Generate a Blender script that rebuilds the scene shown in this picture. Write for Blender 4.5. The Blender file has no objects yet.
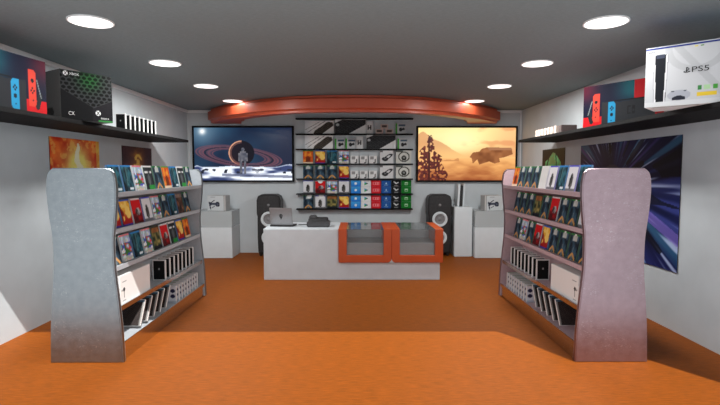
import bpy, bmesh, math, random
from mathutils import Vector, Matrix
random.seed(7)
C = bpy.context.scene.collection
PI = math.pi

# ------------------------------------------------------------------ helpers
def lin(c):
    return tuple((x/12.92 if x <= .04045 else ((x+.055)/1.055)**2.4) for x in c[:3])
def rgb(r, g, b): return (r/255., g/255., b/255.)
def mix(a, b, t):
    t = max(0., min(1., t)); return tuple(a[i]*(1-t)+b[i]*t for i in range(3))
def sstep(a, b, x):
    if a == b: return 1. if x >= a else 0.
    t = max(0., min(1., (x-a)/(b-a))); return t*t*(3-2*t)
def hsh(i, j, s=0):
    n = math.sin(i*127.1+j*311.7+s*74.7)*43758.5453; return n-math.floor(n)
def vnoise(x, y, s=0):
    i, j = math.floor(x), math.floor(y); fx, fy = x-i, y-j
    fx = fx*fx*(3-2*fx); fy = fy*fy*(3-2*fy)
    a = hsh(i, j, s)*(1-fx)+hsh(i+1, j, s)*fx; b = hsh(i, j+1, s)*(1-fx)+hsh(i+1, j+1, s)*fx
    return a*(1-fy)+b*fy
def fbm(x, y, s=0): return .55*vnoise(x, y, s)+.3*vnoise(2*x, 2*y, s+1)+.15*vnoise(4*x, 4*y, s+2)
def ell(u, v, cx, cy, rx, ry): return ((u-cx)/rx)**2+((v-cy)/ry)**2
def inpoly(x, y, P):
    r = False; j = len(P)-1
    for i in range(len(P)):
        if (P[i][1] > y) != (P[j][1] > y) and x < (P[j][0]-P[i][0])*(y-P[i][1])/(P[j][1]-P[i][1])+P[i][0]: r = not r
        j = i
    return r
def seg(x, y, a, b):
    dx, dy = b[0]-a[0], b[1]-a[1]; t = max(0, min(1, ((x-a[0])*dx+(y-a[1])*dy)/(dx*dx+dy*dy+1e-9)))
    return math.hypot(x-a[0]-t*dx, y-a[1]-t*dy)

# ------------------------------------------------------------------ materials
def pm(name, col, rough=.5, metal=0., noise=0., nscale=30., bump=0., bscale=200., rnoise=0., emit=None, es=0., stretch=None, spec=.5, coat=0., scratch=0.):
    m = bpy.data.materials.new(name); m.use_nodes = True
    nt = m.node_tree; N = nt.nodes; L = nt.links; b = N['Principled BSDF']
    b.inputs['Base Color'].default_value = (*lin(col), 1); b.inputs['Roughness'].default_value = rough
    b.inputs['Metallic'].default_value = metal; b.inputs['Specular IOR Level'].default_value = spec
    b.inputs['Coat Weight'].default_value = coat
    if emit: b.inputs['Emission Color'].default_value = (*lin(emit), 1); b.inputs['Emission Strength'].default_value = es
    tc = N.new('ShaderNodeTexCoord'); mp = N.new('ShaderNodeMapping'); L.new(tc.outputs['Object'], mp.inputs['Vector'])
    if stretch: mp.inputs['Scale'].default_value = stretch
    nz = N.new('ShaderNodeTexNoise'); nz.inputs['Scale'].default_value = nscale; nz.inputs['Detail'].default_value = 6
    L.new(mp.outputs['Vector'], nz.inputs['Vector'])
    rp = N.new('ShaderNodeValToRGB'); rp.color_ramp.elements[0].position = .3; rp.color_ramp.elements[1].position = .7
    c0 = mix(col, (0, 0, 0), noise); c1 = mix(col, (1, 1, 1), noise*.7)
    rp.color_ramp.elements[0].color = (*lin(c0), 1); rp.color_ramp.elements[1].color = (*lin(c1), 1)
    L.new(nz.outputs['Fac'], rp.inputs['Fac']); L.new(rp.outputs['Color'], b.inputs['Base Color'])
    if scratch:
        m3 = N.new('ShaderNodeMapping'); m3.inputs['Scale'].default_value = (14, 14, 30); L.new(tc.outputs['Object'], m3.inputs['Vector'])
        n3 = N.new('ShaderNodeTexNoise'); n3.inputs['Scale'].default_value = 2.2; n3.inputs['Detail'].default_value = 8; n3.inputs['Roughness'].default_value = .8; n3.inputs['Distortion'].default_value = 1.5
        L.new(m3.outputs['Vector'], n3.inputs['Vector'])
        r3 = N.new('ShaderNodeMapRange'); r3.inputs['From Min'].default_value = .56; r3.inputs['From Max'].default_value = .66; L.new(n3.outputs['Fac'], r3.inputs['Value'])
        n4 = N.new('ShaderNodeTexNoise'); n4.inputs['Scale'].default_value = 2.6; L.new(tc.outputs['Object'], n4.inputs['Vector'])
        r4 = N.new('ShaderNodeMapRange'); r4.inputs['From Min'].default_value = .42; r4.inputs['From Max'].default_value = .62; r4.inputs['To Max'].default_value = scratch; L.new(n4.outputs['Fac'], r4.inputs['Value'])
        mu = N.new('ShaderNodeMath'); mu.operation = 'MULTIPLY'; L.new(r3.outputs['Result'], mu.inputs[0]); L.new(r4.outputs['Result'], mu.inputs[1])
        mx = N.new('ShaderNodeMix'); mx.data_type = 'RGBA'; L.new(mu.outputs[0], mx.inputs['Factor']); L.new(rp.outputs['Color'], mx.inputs['A']); mx.inputs['B'].default_value = (.8, .82, .84, 1)
        L.new(mx.outputs['Result'], b.inputs['Base Color'])
    if rnoise:
        mr = N.new('ShaderNodeMapRange'); mr.inputs['From Min'].default_value = .3; mr.inputs['From Max'].default_value = .7
        mr.inputs['To Min'].default_value = max(0, rough-rnoise); mr.inputs['To Max'].default_value = rough+rnoise
        L.new(nz.outputs['Fac'], mr.inputs['Value']); L.new(mr.outputs['Result'], b.inputs['Roughness'])
    if bump:
        n2 = N.new('ShaderNodeTexNoise'); n2.inputs['Scale'].default_value = bscale; n2.inputs['Detail'].default_value = 4
        L.new(mp.outputs['Vector'], n2.inputs['Vector'])
        bp = N.new('ShaderNodeBump'); bp.inputs['Strength'].default_value = bump; bp.inputs['Distance'].default_value = .01
        L.new(n2.outputs['Fac'], bp.inputs['Height']); L.new(bp.outputs['Normal'], b.inputs['Normal'])
    return m

def print_mat(name, rough=.45, emit=0.):
    m = bpy.data.materials.new(name); m.use_nodes = True
    nt = m.node_tree; N = nt.nodes; L = nt.links; b = N['Principled BSDF']
    at = N.new('ShaderNodeVertexColor'); at.layer_name = 'Col'
    b.inputs['Roughness'].default_value = rough; b.inputs['Specular IOR Level'].default_value = .12
    if emit:
        b.inputs['Base Color'].default_value = (.01, .01, .01, 1)
        L.new(at.outputs['Color'], b.inputs['Emission Color']); b.inputs['Emission Strength'].default_value = emit
    else: L.new(at.outputs['Color'], b.inputs['Base Color'])
    return m

EXPO = 0.14
M = {}
M['wall'] = pm('painted wall', rgb(198, 205, 209), .85, noise=.035, nscale=3, bump=.25, bscale=260)
M['ceil'] = pm('ceiling plaster', rgb(124, 136, 139), .9, noise=.05, nscale=25, bump=.15, bscale=200, stretch=(1, 4, 1))
M['leak_and_rim'] = pm('white trim paint', rgb(235, 237, 238), .5, noise=.02)  # shared by lamp rims and the strips standing in for leaked light
M['black'] = pm('black laminate', rgb(13, 13, 14), .7, noise=.05, spec=.12)
M['blackplastic'] = pm('black plastic', rgb(22, 22, 24), .5, noise=.1, bump=.1)
M['darkgrey'] = pm('dark grey plastic', rgb(58, 58, 60), .5, noise=.08)
M['grey'] = pm('grey cone', rgb(118, 118, 120), .6, noise=.06)
M['white'] = pm('white lacquer', rgb(206, 214, 218), .45, noise=.02, nscale=8)
M['counter'] = pm('counter laminate', rgb(196, 203, 208), .55, noise=.03, nscale=6, bump=.1, bscale=80)
M['orange'] = pm('orange lacquer', rgb(178, 66, 6), .45, noise=.03, nscale=6)
M['orange_dark'] = pm('orange sign paint', rgb(184, 76, 44), .42, noise=.04, nscale=5)
M['silver'] = pm('brushed steel', rgb(142, 150, 155), .34, metal=1., scratch=.5, noise=.055, nscale=16, rnoise=.03, bump=.04, bscale=120)
M['rose'] = pm('rosy brushed steel', rgb(158, 138, 145), .34, metal=1., scratch=.5, noise=.055, nscale=16, rnoise=.03, bump=.04, bscale=120)
M['polished'] = pm('polished steel plinth', rgb(215, 214, 214), .14, metal=1., noise=.02)
M['silver_satin'] = pm('satin steel grey paint', rgb(176, 182, 188), .4, noise=.03)
M['rose_satin'] = pm('satin rosy paint', rgb(190, 166, 172), .4, noise=.03)
M['laptop'] = pm('aluminium lid', rgb(150, 150, 152), .4, metal=.5, noise=.03)
M['tray'] = pm('grey showcase tray', rgb(140, 144, 146), .6, noise=.03)
M['traylight'] = pm('pale showcase back', rgb(192, 195, 197), .6, noise=.03)
M['card'] = pm('white cardboard', rgb(226, 226, 224), .6, noise=.03)
M['cardgrey'] = pm('grey cardboard', rgb(150, 150, 150), .6, noise=.04)
M['beige'] = pm('beige cardboard', rgb(205, 190, 178), .6, noise=.05)
M['brown'] = pm('dark brown cardboard', rgb(84, 72, 70), .6, noise=.05)
M['boxdark'] = pm('dark printed cardboard', rgb(62, 65, 64), .5, noise=.05)
M['red'] = pm('red cardboard', rgb(215, 34, 40), .5, noise=.04)
M['navy'] = pm('navy cardboard', rgb(30, 48, 110), .5, noise=.04)
M['blue_p'] = pm('blue case plastic', rgb(96, 136, 176), .35, noise=.03)
M['green_p'] = pm('green case plastic', rgb(44, 124, 56), .35, noise=.03)
M['case_green'] = pm('grey green case plastic', rgb(84, 116, 96), .35, noise=.03)
M['white_p'] = pm('clear white case plastic', rgb(214, 216, 218), .35, noise=.03)
M['violet_p'] = pm('violet case plastic', rgb(140, 138, 190), .35, noise=.03)
M['ink'] = pm('black ink', rgb(24, 24, 26), .5)
M['whiteink'] = pm('white ink', rgb(230, 232, 232), .5)
M['lamp'] = pm('lamp diffuser', (1, 1, 1), .5, emit=(1, .985, .965), es=1.4)
M['print'] = print_mat('printed paper', .6)
M['gloss'] = print_mat('poster print', .4)
M['screen'] = print_mat('lit screen', .2, emit=1.1)

def floor_mat():
    m = bpy.data.materials.new('orange wood floor'); m.use_nodes = True
    nt = m.node_tree; N = nt.nodes; L = nt.links; b = N['Principled BSDF']
    tc = N.new('ShaderNodeTexCoord'); mp = N.new('ShaderNodeMapping'); mp.inputs['Scale'].default_value = (6, 60, 1)
    L.new(tc.outputs['Object'], mp.inputs['Vector'])
    nz = N.new('ShaderNodeTexNoise'); nz.inputs['Scale'].default_value = 1.6; nz.inputs['Detail'].default_value = 8; nz.inputs['Roughness'].default_value = .65
    L.new(mp.outputs['Vector'], nz.inputs['Vector'])
    rp = N.new('ShaderNodeValToRGB'); e = rp.color_ramp.elements
    e[0].position = .33; e[0].color = (*lin(rgb(108, 55, 8)), 1); e[1].position = .67; e[1].color = (*lin(rgb(146, 75, 15)), 1)
    L.new(nz.outputs['Fac'], rp.inputs['Fac'])
    mp2 = N.new('ShaderNodeMapping'); mp2.inputs['Scale'].default_value = (.5, 1.6, 1); L.new(tc.outputs['Object'], mp2.inputs['Vector'])
    n2 = N.new('ShaderNodeTexNoise'); n2.inputs['Scale'].default_value = 1.3; L.new(mp2.outputs['Vector'], n2.inputs['Vector'])
    mx = N.new('ShaderNodeMix'); mx.data_type = 'RGBA'; mx.blend_type = 'MULTIPLY'; mx.inputs['Factor'].default_value = .25
    L.new(rp.outputs['Color'], mx.inputs['A']); L.new(n2.outputs['Color'], mx.inputs['B'])
    L.new(rp.outputs['Color'], b.inputs['Base Color'])
    b.inputs['Roughness'].default_value = .6; b.inputs['Specular IOR Level'].default_value = .12
    bp = N.new('ShaderNodeBump'); bp.inputs['Strength'].default_value = .25; bp.inputs['Distance'].default_value = .01
    L.new(nz.outputs['Fac'], bp.inputs['Height']); L.new(bp.outputs['Normal'], b.inputs['Normal'])
    return m
M['floor'] = floor_mat()

def glass_mat(name, col, alpha, rough=.08):
    m = bpy.data.materials.new(name); m.use_nodes = True
    nt = m.node_tree; N = nt.nodes; L = nt.links; b = N['Principled BSDF']
    b.inputs['Base Color'].default_value = (*lin(col), 1); b.inputs['Roughness'].default_value = rough
    b.inputs['Alpha'].default_value = alpha
    return m
M['glass'] = glass_mat('showcase glass', rgb(150, 156, 158), .12)
M['topglass'] = glass_mat('smoked showcase glass', rgb(96, 102, 104), .62)
M['frost'] = glass_mat('pale cabinet glass', rgb(205, 212, 214), .45, .2)

# ------------------------------------------------------------------ mesh building
class MB:
    def __init__(s): s.bm = bmesh.new()
    def box(s, x0, x1, y0, y1, z0, z1, bev=0., rot=None):
        r = bmesh.ops.create_cube(s.bm, size=1.)['verts']
        for v in r:
            v.co = Vector((x0+(v.co.x+.5)*(x1-x0), y0+(v.co.y+.5)*(y1-y0), z0+(v.co.z+.5)*(z1-z0)))
        if bev:
            ed = {e for v in r for e in v.link_edges}
            r2 = bmesh.ops.bevel(s.bm, geom=list(ed), offset=bev, segments=2, affect='EDGES')
            r = [v for v in r2['verts']] if r2['verts'] else r
            if rot: rot = None
        if rot: bmesh.ops.transform(s.bm, matrix=rot, verts=r)
        return s
    def prism(s, pts, d0, d1, axis='y', bev=0.):
        # pts = outline; axis = direction of extrusion
        def P(a, b, d):
            return {'y': (a, d, b), 'z': (a, b, d), 'x': (d, a, b)}[axis]
        v0 = [s.bm.verts.new(P(a, b, d0)) for a, b in pts]; v1 = [s.bm.verts.new(P(a, b, d1)) for a, b in pts]
        n = len(pts); fs = [s.bm.faces.new(v0[::-1]), s.bm.faces.new(v1)]
        for i in range(n): fs.append(s.bm.faces.new([v0[i], v0[(i+1) % n], v1[(i+1) % n], v1[i]]))
        bmesh.ops.recalc_face_normals(s.bm, faces=fs)
        if bev:
            ed = list({e for f in fs[:2] for e in f.edges})
            bmesh.ops.bevel(s.bm, geom=ed, offset=bev, segments=3, affect='EDGES')
        return s
    def cyl(s, c, r1, r2, h, axis='z', n=28, caps=True):
        r = bmesh.ops.create_cone(s.bm, cap_ends=caps, segments=n, radius1=r1, radius2=r2, depth=h)['verts']
        R = {'z': Matrix(), 'y': Matrix.Rotation(PI/2, 4, 'X'), 'x': Matrix.Rotation(PI/2, 4, 'Y')}[axis]
        bmesh.ops.transform(s.bm, matrix=Matrix.Translation(c) @ R, verts=r)
        return s
    def ring(s, c, prof, n=36):
        # revolve profile of (radius, y offset) about the y axis
        rows = []
        for k in range(n):
            a = 2*PI*k/n
            rows.append([s.bm.verts.new((c[0]+r*math.cos(a), c[1]+y, c[2]+r*math.sin(a))) for r, y in prof])
        fs = []
        for k in range(n):
            A, B = rows[k], rows[(k+1) % n]
            for i in range(len(prof)-1): fs.append(s.bm.faces.new([A[i], A[i+1], B[i+1], B[i]]))
        fs.append(s.bm.faces.new([r[-1] for r in rows]))
        fs.append(s.bm.faces.new([r[0] for r in rows]))
        bmesh.ops.recalc_face_normals(s.bm, faces=fs)
        return s
    def build(s, name, mat, parent=None, smooth=False, loc=None):
        me = bpy.data.meshes.new(name); s.bm.to_mesh(me); s.bm.free()
        if mat: me.materials.append(mat)
        if smooth:
            for p in me.polygons: p.use_smooth = True
            me.set_sharp_from_angle(angle=math.radians(38))
        o = bpy.data.objects.new(name, me); C.objects.link(o)
        if parent: o.parent = parent
        if loc: o.location = loc
        return o

def tag(o, label=None, cat=None, group=None, kind=None):
    if label:
        assert 4 <= len(label.split()) <= 16, label
        o['label'] = label
    if cat: o['category'] = cat
    if group: o['group'] = group
    if kind: o['kind'] = kind
    return o
def thing(name, label, cat, loc=(0, 0, 0), rz=0, group=None):
    o = bpy.data.objects.new(name, None); C.objects.link(o); o.empty_display_size = .1
    o.location = loc; o.rotation_euler = (0, 0, rz); return tag(o, label, cat, group)
def dup(o, parent=None):
    c = o.copy(); C.objects.link(c)
    if parent: c.parent = parent
    for k in KIDS.get(o.name, []): dup(k, c)
    return c
KIDS = {}
def kids_of(o): KIDS[o.name] = [k for k in bpy.data.objects if k.parent == o]; return o

def colour_mesh(name, verts, faces, cols, mat):
    me = bpy.data.meshes.new(name); me.from_pydata(verts, [], faces)
    ca = me.color_attributes.new('Col', 'FLOAT_COLOR', 'POINT')
    flat = []
    for c in cols: flat += [*lin(c), 1.]
    ca.data.foreach_set('color', flat); me.materials.append(mat); me.update(); return me
def art_mesh(name, w, h, nx, ny, fn, t=.002, side=None, mat=None):
    """a printed sheet or board of thickness t: face on -Y, centred in x, bottom at z=0, back at y=0"""
    V, F, K = [], [], []
    for j in range(ny+1):
        for i in range(nx+1):
            u, v = i/nx, j/ny; V.append(((u-.5)*w, -t, v*h)); K.append(fn(u, v))
    W = nx+1
    for j in range(ny):
        for i in range(nx): F.append((j*W+i, j*W+i+1, (j+1)*W+i+1, (j+1)*W+i))
    b = len(V); sc = side or fn(.5, .02)
    for (x, y, z) in ((-w/2, -t, 0), (w/2, -t, 0), (w/2, -t, h), (-w/2, -t, h), (-w/2, 0, 0), (w/2, 0, 0), (w/2, 0, h), (-w/2, 0, h)):
        V.append((x, y, z)); K.append(sc)
    F += [(b+5, b+4, b+7, b+6), (b, b+4, b+5, b+1), (b+1, b+5, b+6, b+2), (b+2, b+6, b+7, b+3), (b+3, b+7, b+4, b)]
    return colour_mesh(name, V, F, K, mat or M['print'])
def art(name, parent, loc, w, h, nx, ny, fn, t=.002, side=None, mat=None, rz=0, me=None):
    me = me or art_mesh(name, w, h, nx, ny, fn, t, side, mat)
    o = bpy.data.objects.new(name, me); C.objects.link(o); o.parent = parent; o.location = loc; o.rotation_euler = (0, 0, rz); return o
def text(name, body, size, parent, loc, mat, rz=0, depth=.001, sx=1., align='LEFT'):
    cu = bpy.data.curves.new(name, 'FONT'); cu.body = body; cu.size = size; cu.extrude = depth; cu.align_x = align; cu.resolution_u = 3
    t = bpy.data.objects.new(name, cu); C.objects.link(t)
    dg = bpy.context.evaluated_depsgraph_get()
    me = bpy.data.meshes.new_from_object(t.evaluated_get(dg)); bpy.data.objects.remove(t, do_unlink=True)
    me.transform(Matrix.Diagonal((sx, 1, 1, 1))); me.transform(Matrix.Rotation(PI/2, 4, 'X'))
    me.materials.clear(); me.materials.append(mat)
    o = bpy.data.objects.new(name, me); C.objects.link(o); o.parent = parent; o.location = loc; o.rotation_euler = (0, 0, rz); return o

ORD = ['first', 'second', 'third', 'fourth', 'fifth', 'sixth', 'seventh', 'eighth', 'ninth', 'tenth']

# ------------------------------------------------------------------ room
XW, YB, YF, HC = 3.225, 9.52, 2.93, 2.765
def st(o): return tag(o, kind='structure')
st(MB().box(-XW-.15, XW+.15, YF, YB+.15, -.12, 0).build('floor', M['floor']))
st(MB().box(-XW-.15, XW+.15, YF, YB+.15, HC, HC+.15).build('ceiling', M['ceil']))
st(MB().box(-XW-.15, -XW, YF, YB+.15, 0, HC).build('wall_left', M['wall']))
st(MB().box(XW, XW+.15, YF, YB+.15, 0, HC).build('wall_right', M['wall']))
st(MB().box(-XW, XW, YB, YB+.15, 0, HC).build('wall_back', M['wall']))
st(MB().box(-XW, -XW+.03, YF+.01, YB, HC-.05, HC).build('leak_strip_1', M['leak_and_rim']))  # white strips imitate light leaking in along the ceiling and corner edges
st(MB().box(-XW+.03, XW, YB-.03, YB, HC-.05, HC).build('leak_strip_2', M['leak_and_rim']))
st(MB().box(XW-.024, XW, YB-.03, YB, 0, HC-.05).build('leak_strip_3', M['leak_and_rim']))

# ceiling lamps
for i, y in enumerate((3.90, 5.37, 6.79, 8.22)):
    for s, nm in ((-1, 'left'), (1, 'right')):
        r = .155
        lab = 'round white ceiling lamp, %s from the front in the %s row' % (ORD[i], nm)
        t = thing('ceiling_lamp', lab, 'ceiling lamp', (s*2.01, y, HC), 0, 'ceiling lamps')
        MB().cyl((0, 0, -.006), r, r, .012, n=40).build('diffuser', M['lamp'], t)
        MB().ring((0, 0, 0), [(r, 0), (r+.012, 0), (r+.012, .010), (r, .010)], 40).build('rim', M['leak_and_rim'], t).rotation_euler = (-PI/2, 0, 0)
        li = bpy.data.lights.new('lamp_light', 'AREA'); li.shape = 'DISK'; li.size = .36; li.energy = (15, 25, 50, 4)[i]; li.color = (1, .985, .96)
        lo = bpy.data.objects.new('lamp_light', li); C.objects.link(lo); lo.location = (s*2.01, y, HC-.02)

# ------------------------------------------------------------------ orange canopy band
def catmull(P, n=6):
    out = []
    for i in range(len(P)-1):
        p0 = P[max(i-1, 0)]; p1 = P[i]; p2 = P[i+1]; p3 = P[min(i+2, len(P)-1)]
        for k in range(n):
            t = k/n
            out.append(tuple(.5*((2*p1[a])+(-p0[a]+p2[a])*t+(2*p0[a]-5*p1[a]+4*p2[a]-p3[a])*t*t+(-p0[a]+3*p1[a]-3*p2[a]+p3[a])*t**3) for a in range(2)))
    out.append(P[-1]); return out
outer = catmull([(-2.75, 9.28), (-2.51, 8.92), (-2.24, 8.59), (-1.9, 8.28), (-1.59, 8.02), (-1.15, 7.75), (-.66, 7.58), (0, 7.51)])
inner = catmull([(-1.96, 8.82), (-1.62, 8.44), (-1.2, 8.1), (-.68, 7.82), (0, 7.72)])
mir = lambda L: [(-x, y) for x, y in L[::-1][1:]]
O_ = [(-2.76, 9.515)]+outer+mir(outer)+[(2.76, 9.515)]
I_ = [(-2.12, 9.515)]+inner+mir(inner)+[(2.12, 9.515)]
mb = MB(); mb.prism(O_+I_[::-1], 2.505, HC-.004, axis='z', bev=.055)
tag(mb.build('curved_canopy', M['orange_dark'], smooth=True), 'wide orange curved band hanging under the ceiling above both screens', 'canopy')

# ------------------------------------------------------------------ game covers
def base_blank(u, v): return rgb(214, 214, 212)
def c_teal(u, v):
    c = mix(rgb(10, 22, 32), rgb(64, 140, 156), fbm(u*6, v*4, 3)*1.5-.4)
    if abs(u-.38-.12*v) < .07 and v > .25: c = mix(c, rgb(120, 170, 170), .5)
    if ell(u, v, .72, .12, .2, .05) < 1: c = rgb(225, 230, 232)
    return c
def c_splash(u, v):
    n = vnoise(u*4.5, v*5, 11)
    pal = [rgb(225, 235, 240), rgb(110, 185, 215), rgb(220, 70, 90), rgb(60, 120, 60), rgb(80, 80, 190), rgb(235, 240, 244), rgb(240, 190, 90)]
    c = pal[int(n*6.99)]
    if v < .2: c = mix(c, rgb(230, 225, 205), .7)
    if v > .75: c = mix(c, rgb(200, 225, 240), .7)
    return c
def c_title(u, v):
    c = mix(rgb(20, 22, 26), rgb(70, 78, 84), fbm(u*4, v*4, 5)-.1)
    if .74 < v < .86 and .1 < u < .9: c = mix(c, rgb(225, 228, 228), .3+.7*(hsh(int(u*8), 3) > .3))
    if v < .2 and u > .35: c = rgb(42, 140, 58)
    if ell(u, v, .5, .45, .16, .26) < 1: c = mix(c, rgb(140, 148, 150), .5)
    return c
def c_dune(u, v):
    c = mix(rgb(12, 18, 28), rgb(74, 112, 136), fbm(u*5, v*5, 8)*1.5-.35)
    if abs(u-.5) < .04+.10*max(0, .45-v) and v < .5: c = mix(c, rgb(150, 160, 160), .55)
    if v < .3 and abs(abs(u-.5)-(.3-v)*1.1) < .09: c = rgb(206, 150, 84)
    if v > .8 and abs(u-.5) < .2: c = mix(c, rgb(235, 235, 225), .75)
    return c
def c_fire(u, v):
    n = fbm(u*4, v*4, 21)
    c = mix(rgb(180, 30, 14), rgb(250, 190, 60), n*1.5-.3)
    if ell(u, v, .5, .32, .24, .3) < 1: c = mix(c, rgb(70, 14, 10), .7)
    if v < .1: c = rgb(225, 200, 170)
    return c
def c_orange(u, v):
    c = mix(rgb(232, 176, 60), rgb(170, 30, 26), sstep(.75, .2, v))
    n = vnoise(u*5, v*6, 31)
    if n > .62: c = rgb(244, 208, 110)
    elif n < .3: c = rgb(120, 22, 30)
    if v < .05: c = rgb(70, 60, 150)
    return c
def c_red(u, v):
    c = rgb(206, 28, 34)
    if v < .42: c = mix(c, rgb(30, 14, 18), .75*vnoise(u*5, v*5, 4)+.2)
    if ell(u, v, .55, .5, .28, .16) < 1: c = mix(rgb(50, 30, 34), rgb(220, 220, 220), vnoise(u*9, v*9, 2))
    return c
def c_white(u, v):
    c = rgb(222, 222, 226)
    if ell(u, v, .48, .42, .22, .36) < 1.1-.5*vnoise(u*7, v*7, 6): c = mix(rgb(34, 32, 34), rgb(110, 108, 104), vnoise(u*8, v*8, 9))
    if v < .12: c = mix(c, rgb(70, 70, 74), .7)
    return c
def c_gold(u, v):
    n = vnoise(u*5, v*6, 41)
    c = mix(rgb(32, 44, 32), rgb(180, 160, 90), n*1.4-.35)
    if v > .78: c = mix(c, rgb(196, 92, 50), .5)
    if v < .15: c = rgb(30, 32, 40)
    return c
def c_brown(u, v):
    c = mix(rgb(34, 28, 30), rgb(168, 112, 84), fbm(u*4, v*4, 51)*1.3-.25)
    if v > .82: c = mix(c, rgb(210, 210, 210), .35)
    return c
COV = {'B': (c_teal, 'blue_p', rgb(52, 132, 200), 'blue-topped dark teal'),
       'P': (c_splash, 'white_p', rgb(222, 120, 130), 'bright multicoloured'),
       'S': (c_title, 'white_p', rgb(225, 225, 225), 'white-titled charcoal'),
       'D': (c_dune, 'case_green', rgb(46, 120, 60), 'green-topped night-blue'),
       'F': (c_fire, 'case_green', rgb(60, 130, 50), 'fiery orange-red'),
       'O': (c_orange, 'blue_p', rgb(50, 96, 190), 'blue-topped yellow and red'),
       'R': (c_red, 'white_p', rgb(225, 225, 228), 'bright red'),
       'W': (c_white, 'violet_p', rgb(76, 78, 190), 'violet-topped white'),
       'G': (c_gold, 'case_green', rgb(50, 60, 50), 'olive and gold'),
       'N': (c_brown, 'blue_p', rgb(90, 84, 90), 'dusky brown'),
       'X': (base_blank, 'white_p', rgb(214, 214, 212), 'plain blank white')}
CASE = {}
def case_proto(k, w=.19, h=.24):
    fn, pl, band, desc = COV[k]
    key = (k, w, h)
    if key in CASE: return CASE[key]
    def f(u, v, fn=fn, band=band, k=k):
        if v > .92 and k != 'X':
            if k == 'D' and .38 < u < .62: return rgb(225, 230, 225)
            return band
        return fn(u, min(1, v/.92))
    body = MB().box(-w/2, w/2, 0, .02, 0, h, bev=.003)
    me = bpy.data.meshes.new('game_case'); body.bm.to_mesh(me); body.bm.free(); me.materials.append(M[pl])
    cov = art_mesh('cover', w-.003, h-.003, 16, 24, f, t=.0015)
    CASE[key] = (me, cov, desc); return CASE[key]
def put_case(k, loc, rz, tilt, label, group, w=.19, h=.24):
    me, cov, desc = case_proto(k, w, h)
    o = bpy.data.objects.new('game_case', me); C.objects.link(o)
    o.matrix_world = Matrix.Translation(loc) @ Matrix.Rotation(rz, 4, 'Z') @ Matrix.Rotation(tilt, 4, 'X')
    c = bpy.data.objects.new('cover', cov); C.objects.link(c); c.parent = o; c.location = (0, -.0002, .0015)
    return tag(o, label, 'video game', group)

# ------------------------------------------------------------------ printed fronts of boxes
def a_console(u, v):
    if u < .055 or u > .945 or v < .04 or v > .96: return rgb(225, 225, 225)
    c = rgb(20, 21, 22)
    if ell(u, v, .5, .55, .07, .045) < 1: c = rgb(150, 152, 152)
    return c
def a_keyboard(u, v):
    c = mix(rgb(232, 232, 230), rgb(200, 210, 220), sstep(.3, 0, u)*.5)
    P = [(.30, .0), (.34, .22), (.80, .93), (.97, .86), (.99, .62), (.62, .0)]
    if inpoly(u, v, P):
        c = rgb(48, 44, 42)
        a = (u*.78+v*.5); b = (v*.9-u*.95)
        if (a*14) % 1 < .22 or (b*9) % 1 < .22: c = rgb(92, 84, 74)
    elif min(seg(u, v, (.1, .1), (.7, .98)), seg(u, v, (.02, .3), (.5, .9))) < .015: c = rgb(120, 120, 120)
    return c
def a_keyboard_dark(u, v):
    c = rgb(222, 224, 224)
    P = [(0, 0), (.0, .75), (.25, 1), (.98, 1), (1, .66), (.45, 0)]
    if inpoly(u, v, P):
        c = rgb(38, 40, 42)
        a = (u*.6+v*.7); b = (v*.9-u*.8)
        if (a*16) % 1 < .2 or (b*9) % 1 < .2: c = rgb(72, 74, 76)
        if ell(u, v, .08, .62, .06, .09) < 1: c = rgb(190, 195, 198)
    return c
def a_keyboard_box(u, v):
    # front of the keyboard boxes on the low shelf: black keyboard running up to the right corner
    c = rgb(228, 230, 232)
    if v > .95: return rgb(190, 205, 215)
    if v > .88: return rgb(60, 90, 110)
    if u > .93: return rgb(140, 140, 138)
    if True:
        c = rgb(38, 34, 34)
        a = (v-u*.8)*11
        if a % 1 < .25: c = rgb(74, 64, 60)
        if ((u+v*.5)*14) % 1 < .18: c = rgb(64, 58, 58)
    return c
def a_padbox(u, v):
    c = rgb(222, 225, 232)
    for cx, cz in ((.82, .72), (.82, .40), (.42, .72), (.42, .40)):
        if ell(u, v, cx, cz, .13, .12) < 1: c = rgb(46, 46, 76)
    if v < .14: c = rgb(190, 196, 206)
    return c
def a_greencard(u, v):
    if u < .14: return rgb(70, 165, 60)
    c = rgb(196, 200, 202)
    if .74 < v < .88 and .3 < u < .95: c = rgb(70, 92, 112)
    if ell(u, v, .5, .42, .17, .2) < 1 or ell(u, v, .78, .46, .12, .14) < 1: c = rgb(44, 46, 50)
    return c
def a_adapter(u, v):
    c = rgb(214, 216, 216)
    if .3 < v < .7 and (abs(u-.3) < .1 or abs(u-.7) < .1): c = rgb(50, 50, 52)
    if abs(v-.48) < .07 and .3 < u < .7: c = rgb(50, 50, 52)
    return c
def a_buds(u, v):
    c = rgb(226, 226, 226)
    if .15 < u < .62 and .55 < v < .9: c = rgb(150, 150, 150)
    if .62 < u < .84 and .45 < v < .88: c = rgb(238, 238, 238)
    if .72 < u < .86 and .1 < v < .6: c = rgb(56, 56, 58)
    if abs(v-.12) < .06 and .55 < u < .78: c = rgb(56, 56, 58)
    return c
def a_mouse(u, v):
    c = rgb(216, 217, 218)
    if ell(u, v, .38, .34, .24, .16) < 1: c = rgb(44, 44, 46)
    d = ell(u*.8+v*.0, v, .50, .5, .28, .24); r = math.hypot((u-.62)*.8-(v-.5)*.45, (v-.52)*1.1-(u-.62)*.35)
    if .1 < r < .2: c = rgb(52, 52, 56)
    if ell(u, v, .4, .36, .1, .05) < 1: c = rgb(120, 120, 124)
    if u < .2 and v > .88: c = rgb(110, 110, 112)
    return c
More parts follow.
